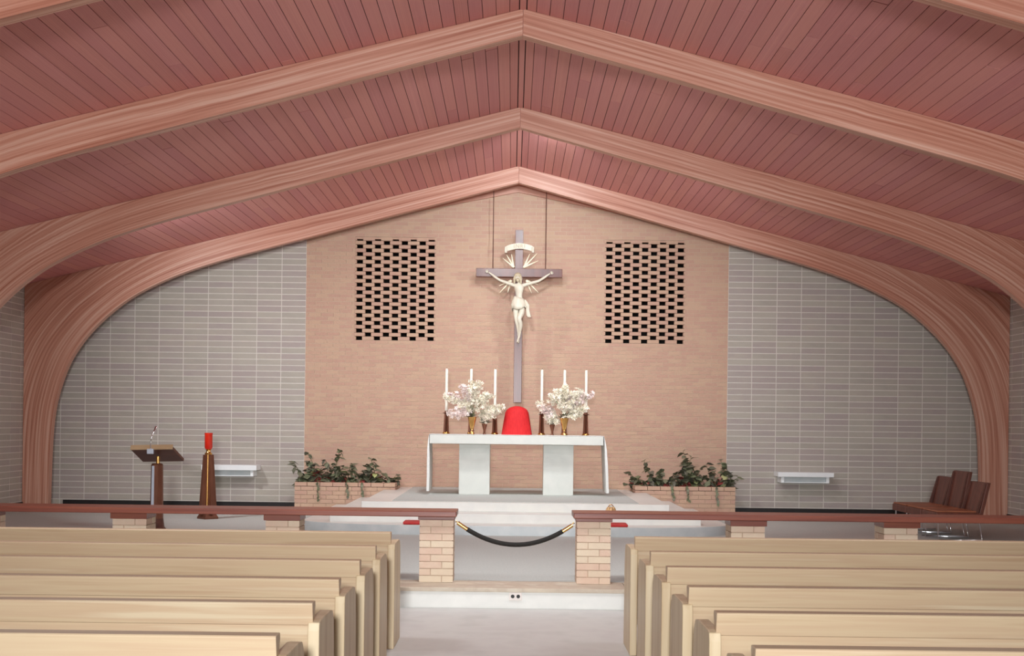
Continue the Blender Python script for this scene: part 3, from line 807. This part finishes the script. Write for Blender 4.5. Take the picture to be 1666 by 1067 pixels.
# ------------------------------------------------------------------ things on the altar steps
def cushion(label, x0, x1):
    t = thing('kneeling_cushion', label, 'cushion', ((x0 + x1) / 2, 16.58, FS + .121))
    hx = (x1 - x0) / 2
    part('pad', MB().box(-hx, hx, -.14, .14, 0, .042), 'red_pad', t, bevel=.015)
    part('welt', MB().box(-hx - .003, hx + .003, -.143, .143, .017, .024), 'red_cloth', t)
cushion('thin red kneeling cushion peeping out beside the left gap pier', -1.43, -.98)
cushion('thin red kneeling cushion peeping out beside the right gap pier', .98, 1.43)
bl = thing('altar_bell', 'small round gilt altar bell on the steps above the right rail', 'bell', (1.255, 17.02, FS + .238))
for dx, dy in ((-.032, 0), (.032, .0), (0, .03), (0, -.03)):
    part('bell_cup', MB().lathe([(.046, .0), (.044, .02), (.034, .065), (.018, .095), (.0, .10)], dx, dy, .006, 12), 'bell_metal', bl, smooth=50)
part('base', MB().box(-.06, .06, -.055, .055, 0, .006), 'brass', bl)
part('handle', MB().tube([(-.03, 0, .095), (-.03, 0, .115), (-.012, 0, .132), (.012, 0, .132), (.03, 0, .115), (.03, 0, .095)], .006, 6), 'brass', bl, smooth=50)

# ------------------------------------------------------------------ lectern
lo_ = (-4.60, 16.5, FS)
le = thing('lectern', 'dark lectern with slanted tan-edged desk and microphone at the far left', 'lectern', lo_)
part('base', MB().lathe([(.125, 0), (.125, .02), (.10, .05), (.085, .16)], .02, 0, 0, 8, rot=math.pi / 8), 'desk_dark', le)
part('column', MB().lathe([(.085, .15), (.075, .84), (.06, .86)], .02, 0, 0, 8, rot=math.pi / 8), 'bronze', le)
part('steel_strip', MB().hull8([(-.030, -.087, .2), (.004, -.087, .2), (.004, -.07, .2), (-.030, -.07, .2), (-.026, -.077, .83), (.004, -.077, .83), (.004, -.06, .83), (-.026, -.06, .83)]), 'pale_steel', le, label='bluish bright metal strip down the column')
part('neck', MB().lathe([(.024, .85), (.024, .95)], .03, 0, 0, 12), 'brass', le, smooth=40)
ds = part('desk', MB().hull8([(-.26, -.18, -.05), (.28, -.22, -.05), (.32, .22, -.05), (-.22, .26, -.05), (-.26, -.18, -.01), (.28, -.22, -.01), (.32, .22, -.01), (-.22, .26, -.01)]), 'desk_dark', le, bevel=.004)
ds.rotation_euler = (math.radians(-22), 0, 0); ds.location = (-.02, .05, 1.01)
ed = part('desk_edge', MB().hull8([(-.262, -.20, -.055), (.282, -.24, -.055), (.282, -.219, -.055), (-.262, -.179, -.055), (-.262, -.20, .008), (.282, -.24, .008), (.282, -.219, .008), (-.262, -.179, .008)]), 'desk_wood', le, bevel=.003, label='pale tan front edge of desk')
ed.rotation_euler = ds.rotation_euler; ed.location = ds.location
part('microphone', MB().tube([(-.01, -.19, 1.04), (-.01, -.21, 1.10), (.0, -.2, 1.2), (.018, -.16, 1.27), (.026, -.13, 1.30), (.03, -.11, 1.325)], [.008, .007, .007, .008, .014, .016], 8), 'chrome', le, smooth=50)
part('microphone_clamp', MB().box(-.05, .03, -.235, -.19, .985, 1.05), 'pale_steel', le, bevel=.006)

# ------------------------------------------------------------------ red sanctuary lamp on a tall stand
lp = thing('lamp_stand', 'red glass lamp on tall tapered bronze stand by the left wall shelf', 'lamp', (-4.42, 18.6, FS))
part('foot', MB().lathe([(.155, 0), (.155, .025), (.13, .06), (.115, .075)], 0, 0, 0, 4, rot=0), 'bronze', lp, bevel=.004)
m = MB()
for k in range(4):
    a = k * math.pi / 2 + math.pi / 4
    ca, sa = math.cos(a), math.sin(a); px_, py_ = -sa * .03, ca * .03
    m.hull8([(px_, py_, .07), (ca * .135 + px_, sa * .135 + py_, .07), (ca * .135 - px_, sa * .135 - py_, .07), (-px_, -py_, .07),
             (px_ * .7, py_ * .7, .92), (ca * .075 + px_ * .7, sa * .075 + py_ * .7, .92), (ca * .075 - px_ * .7, sa * .075 - py_ * .7, .92), (-px_ * .7, -py_ * .7, .92)])
part('finned_post', m, 'bronze', lp)
part('brass_rod', MB().tube([(0, -.055, .05), (0, -.030, .95)], .012, 8), 'brass', lp, smooth=50)
part('collar', MB().lathe([(.05, .92), (.055, .94), (.035, .955), (.032, .985), (.05, 1.0)], 0, 0, 0, 16), 'brass', lp, smooth=50)
part('red_glass', MB().lathe([(.045, 1.0), (.056, 1.03), (.056, 1.2), (.06, 1.235), (.054, 1.235), (.05, 1.2), (.05, 1.04), (.0, 1.03)], 0, 0, 0, 18), 'red_glass', lp, smooth=50, label='red glass cup')

# ------------------------------------------------------------------ three priest chairs on the right
CW = ['farthest', 'middle, tallest', 'nearest']
for i, (yc, back_h) in enumerate(((17.95, .76), (17.3, .86), (16.65, .745))):
    o = (5.62, yc, FS)
    t = thing('priest_chair', '%s of three dark wooden plank-back chairs by the right arch' % CW[i], 'chair', o, 'priest chairs at the right')
    hw = .30
    part('seat', MB().box(-.30, .26, -hw, hw, .27, .365), 'chair_wood', t, bevel=.012)
    part('seat_cushion', MB().box(-.29, .22, -hw + .02, hw - .02, .365, .385), 'chair_seat', t, bevel=.008, label='orange-brown seat pad')
    b = MB(); h0 = .25
    b.hull8([(.22, -hw, h0), (.27, -hw, h0), (.27, hw, h0), (.22, hw, h0), (.34, -hw, back_h), (.385, -hw, back_h), (.385, hw, back_h), (.34, hw, back_h)])
    part('back_plank', b, 'chair_wood', t, bevel=.006)
    for y in (-hw + .01, hw - .05):
        part('back_edge', MB().hull8([(.205, y, .36), (.235, y, .36), (.235, y + .04, .36), (.205, y + .04, .36), (.322, y, back_h - .01), (.345, y, back_h - .01), (.345, y + .04, back_h - .01), (.322, y + .04, back_h - .01)]), 'desk_dark', t)
    for y in (-hw + .05, hw - .05):
        part('leg_frame', MB().tube([(-.26, y, .27), (-.26, y, .012), (.30, y, .012), (.26, y, .27)], .011, 8), 'chrome', t, smooth=50, label='thin chrome leg frame')

# ------------------------------------------------------------------ pews
def make_pew(label, loc):
    t = thing('pew', label, 'pew', loc, 'blond wooden pews'); h = 2.85
    yz = lambda a, b, t_: (t_, a, b)
    part('top_rail', MB().prism([(.0, .815), (.006, .82), (.085, .82), (.09, .80), (.055, .722), (.022, .722)], yz, -h + .03, h - .03), 'pew_wood', t, bevel=.003)
    part('back_panel', MB().prism([(.034, .724), (.052, .724), (.125, .20), (.107, .20)], yz, -h + .05, h - .05), 'pew_wood', t)
    part('seat', MB().prism([(.09, .40), (.09, .435), (.48, .45), (.50, .44), (.50, .42), (.48, .415)], yz, -h + .05, h - .05), 'pew_wood', t, bevel=.003)
    e = [(.0, 0), (.0, .70), (.012, .735), (.06, .742), (.34, .742), (.42, .73), (.46, .68), (.48, .55), (.50, 0)]
    for a in (-h, h - .05):
        part('end_panel', MB().prism(e, yz, a, a + .05), 'pew_end_wood', t, bevel=.005)
    part('stretcher', MB().box(-h + .05, h - .05, .30, .325, .30, .40), 'pew_wood', t)
    return t
ROWS = [9.02, 8.01, 7.165, 6.30, 5.455, 4.60]
RN = ['front row nearest the altar rail', 'second row from the rail', 'third row from the rail', 'fourth row from the rail', 'fifth row from the rail', 'nearest row at the bottom edge']
proto = None
for sg, word, xin, dy in ((-1, 'left', -.873, .07), (1, 'right', .773, -.07)):
    for i, y in enumerate(ROWS):
        lab = 'blond wooden pew in the %s block, %s' % (word, RN[i]); loc = (xin + sg * 2.85, y + dy, 0)
        if proto is None: proto = make_pew(lab, loc)
        else: dup(proto, loc, lab)
